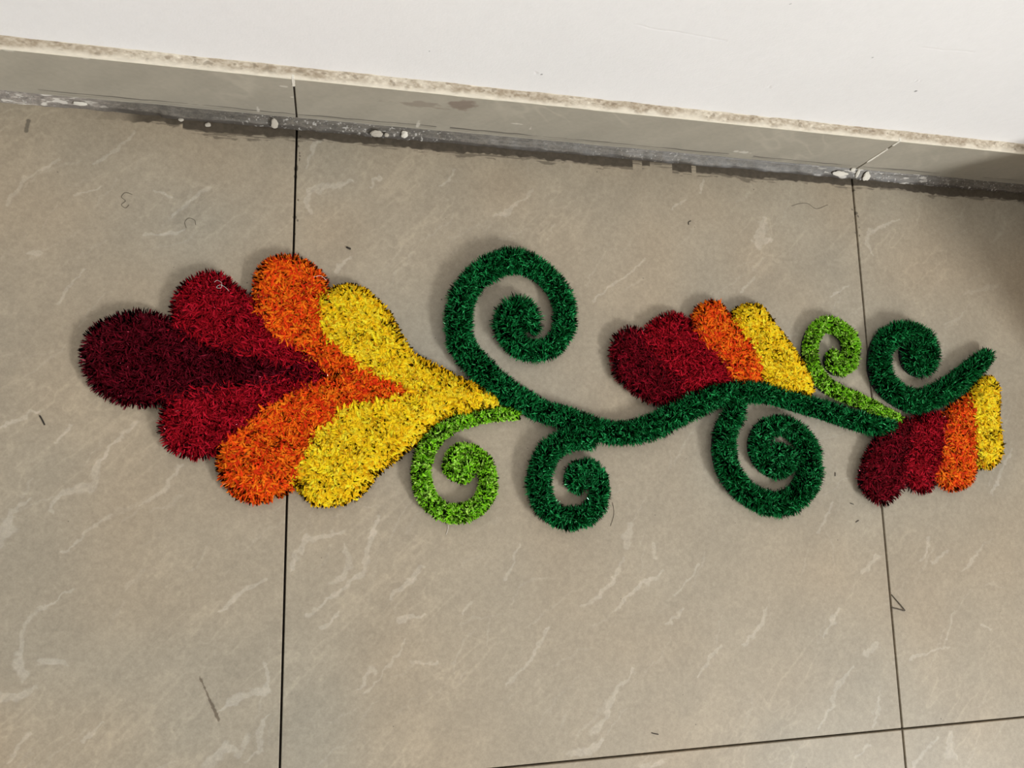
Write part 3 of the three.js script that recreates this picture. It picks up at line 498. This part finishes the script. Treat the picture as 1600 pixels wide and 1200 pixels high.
// ---------- small things on floor and fillet ----------
function strand(name, label, category, pts, rad, material) {   // pts in mm
  const c = new THREE.CatmullRomCurve3(pts.map(([x, y, z]) => new THREE.Vector3(x, y, z).multiplyScalar(0.001)), false, 'centripetal'), o = c.getPoint(0.5), g = new THREE.TubeGeometry(c, pts.length * 7, rad / 1000, 5, false);
  g.translate(-o.x, 0, -o.z); const m = mesh(name, g, material, scene); m.position.set(o.x, 0, o.z); return tag(m, label, category, { hair: 'stray hairs on the tiles', scrap: 'small dark scraps on the tiles', thread: 'loose white threads on the mats' }[name]);
}
const hair = new THREE.MeshStandardMaterial({ color: 0x4a4032, roughness: 0.6 }), darkScrap = new THREE.MeshStandardMaterial({ color: 0x2b241d, roughness: 0.8 }), whiteThread = new THREE.MeshStandardMaterial({ color: 0xe6e0d8, roughness: 0.6 });
strand('hair', 'tiny dark curled hair on the tile above the dark red petal, shaped like a three', 'hair', [[-138.9,0.3,83.2],[-144.7,0.3,81.8],[-147.6,0.3,86.2],[-144.3,0.3,89.5],[-147.2,0.3,93.3],[-143.9,0.3,96.1],[-141.0,0.3,92.9]], 0.17, hair);
strand('hair', 'tiny dark hair bent into an open ring on the tile above the upper red petal', 'hair', [[-93.0,0.3,111.1],[-94.3,0.3,105.7],[-91.2,0.3,101.9],[-86.3,0.3,103.4],[-85.0,0.3,108.1]], 0.15, hair);
strand('hair', 'thin wavy dark hair on the tile near the upper end of the right tile joint', 'hair', [[520.9,0.3,45.8],[531.4,0.3,42.1],[540.9,0.3,41.4],[550.7,0.3,46.6],[566.4,0.3,41.0]], 0.14, hair);
strand('hair', 'fine dark hair curving on the tile beside the small dark green curl', 'hair', [[301.4,0.3,361.2],[302.4,0.3,367.3],[302.1,0.3,373.9],[298.5,0.3,383.5]], 0.16, hair);
strand('bent_fibre', 'dark bent fibre lying beside the right tile joint, folded to a sharp point', 'fibre', [[601.2,0.6,460.1],[605.1,0.8,464.7],[609.6,1.2,469.9],[613.5,1.4,474.6],[615.0,1.2,476.6],[612.8,1.0,476.5],[607.8,0.8,475.0],[599.7,0.7,473.0]], 0.55, hair);
strand('thread', 'white looped thread lying on the upper red petal of the large flower', 'thread', [[-65.1,15,164.4],[-63.0,15,162.6],[-59.2,15,164.7],[-59.6,15,169.4],[-63.3,15,169.0],[-60.2,15,166.5],[-55.9,15,168.6],[-52.6,15,171.9]], 0.13, whiteThread);
strand('thread', 'white thread end sticking out of the upper orange petal tip', 'thread', [[18.9,15,155.5],[25.1,16,154.3],[30.2,13,157.4]], 0.18, whiteThread);
strand('thread', 'short white thread at the lower edge of the left light green curl', 'thread', [[142.3,2,378.6],[141.9,0.6,382.0],[141.3,0.4,384.3],[140.1,0.4,387.2]], 0.16, whiteThread);
strand('scrap', 'short dark straight scrap on the left tile below the dark red petal', 'scrap', [[-199.4,0.4,281.1],[-197.2,0.4,284.8],[-195.0,0.4,289.1]], 0.6, darkScrap);
strand('scrap', 'dark crumb-like scrap on the tile above the upper yellow petal', 'scrap', [[47.5,0.5,120.7],[49.8,0.9,121.9],[51.6,0.7,122.4]], 0.9, darkScrap);
strand('scrap', 'small dark hooked scrap on the tile above the right petal fan', 'scrap', [[397.4,0.4,75.3],[397.6,0.4,72.5],[400.6,0.4,70.9]], 0.35, darkScrap);
strand('scrap', 'tiny black scrap just below the lower yellow petal', 'scrap', [[59.3,0.5,355.6],[60.7,0.5,356.2]], 0.6, darkScrap);
strand('scrap', 'fine dark scrap on the tile right of the large tight green spiral', 'scrap', [[547.4,0.4,334.5],[547.0,0.4,338.4]], 0.3, darkScrap);
strand('scrap', 'small brown scrap left of the right tile joint, level with the dark red end petal', 'scrap', [[561.7,0.4,366.3],[566.1,0.4,367.7]], 0.3, darkScrap);
strand('scrap', 'small brown scrap slanting on the tile below the dark red end petal', 'scrap', [[566.6,0.4,386.0],[570.5,0.4,384.1]], 0.35, darkScrap);
strand('scrap', 'short brown scrap on the tile at the bottom, above the cross joint', 'scrap', [[331.0,0.4,573.0],[334.2,0.4,574.1],[337.9,0.4,574.9]], 0.35, darkScrap);

const driedPaint = new THREE.MeshStandardMaterial({ color: 0xd9d3c7, roughness: 0.75 }), greyPlaster = new THREE.MeshStandardMaterial({ color: 0xb7afa2, roughness: 0.9 });
function lump(name, label, [x, y, z], [rx, ry, rz], tilt, seed, material) {   // flattened knobbly drop, mm
  const g = new THREE.IcosahedronGeometry(1, 4), p = g.attributes.position;
  for (let i = 0; i < p.count; i++) { const a = p.getX(i), b = p.getY(i), c = p.getZ(i), k = 1 + 0.22 * vnoise(a * 1.7 + seed, c * 1.7 + b) + 0.10 * vnoise(a * 5 + seed, c * 5 + b * 3); p.setXYZ(i, a * k * rx / 1000, b * k * ry / 1000, c * k * rz / 1000); }
  g.rotateX(tilt); g.computeVertexNormals(); const m = mesh(name, g, material, scene); m.position.set(x / 1000, y / 1000, z / 1000); return tag(m, label, 'plaster', { paint_drop: 'dried paint drops along the skirting', paint_smear: 'dried paint smears along the skirting', plaster_chip: 'plaster chips on the fillet' }[name]);
}
lump('paint_drop', 'round white paint drop on the cement fillet just right of the right skirting joint', [615.0,5,6.2], [4.6, 1.3, 5.0], 0.75, 3, driedPaint);
lump('paint_drop', 'narrow white paint drop on the cement fillet directly under the right skirting joint', [603.0,6,3.9], [2.0, 1.3, 5.4], 0.75, 4, driedPaint);
lump('paint_smear', 'long white paint smear on the cement fillet just left of the right skirting joint', [580.1,6,5.8], [9.5, 1.0, 3.0], 0.75, 5, driedPaint);
lump('paint_drop', 'small white paint drop at the top of the fillet beside the right skirting joint', [595.3,9,1.4], [3.0, 1.1, 2.2], 0.9, 6, driedPaint);
lump('paint_smear', 'broad white paint smear on the fillet near the left picture edge', [-213.1,5,0.9], [9.0, 1.0, 4.2], 0.75, 7, driedPaint);
lump('paint_smear', 'thin white paint smear on the fillet right of the broad left smear', [-184.8,5,3.9], [6.0, 0.8, 1.6], 0.75, 17, driedPaint);
lump('plaster_chip', 'squarish beige plaster chip lying on the fillet above the yellow petals', [73.9,6,7.8], [5.6, 1.6, 3.0], 0.65, 8, greyPlaster);
lump('plaster_chip', 'small grey plaster chip beside the squarish beige one on the fillet', [83.7,5,7.7], [2.1, 0.9, 1.7], 0.6, 9, greyPlaster);
lump('paint_drop', 'white pear-shaped paint drop on the fillet right of the plaster chips', [100.9,5,5.4], [3.2, 1.4, 3.4], 0.75, 10, driedPaint);
lump('paint_drop', 'pale grey paint drop on the fillet left of the left skirting joint', [-19.6,6,6.7], [3.0, 1.0, 4.5], 0.75, 11, greyPlaster);
lump('paint_drop', 'tiny pale drop on the floor edge below the fillet at upper left', [-101.7,1,8.6], [2.2, 0.6, 1.7], 0, 12, greyPlaster);
lump('paint_drop', 'pale drop with a dark rim on the floor edge, right of the tiny one', [-78.5,0.8,11.2], [2.6, 0.6, 2.1], 0, 13, greyPlaster);

scene.updateMatrixWorld(true);
renderer.render(scene, camera);
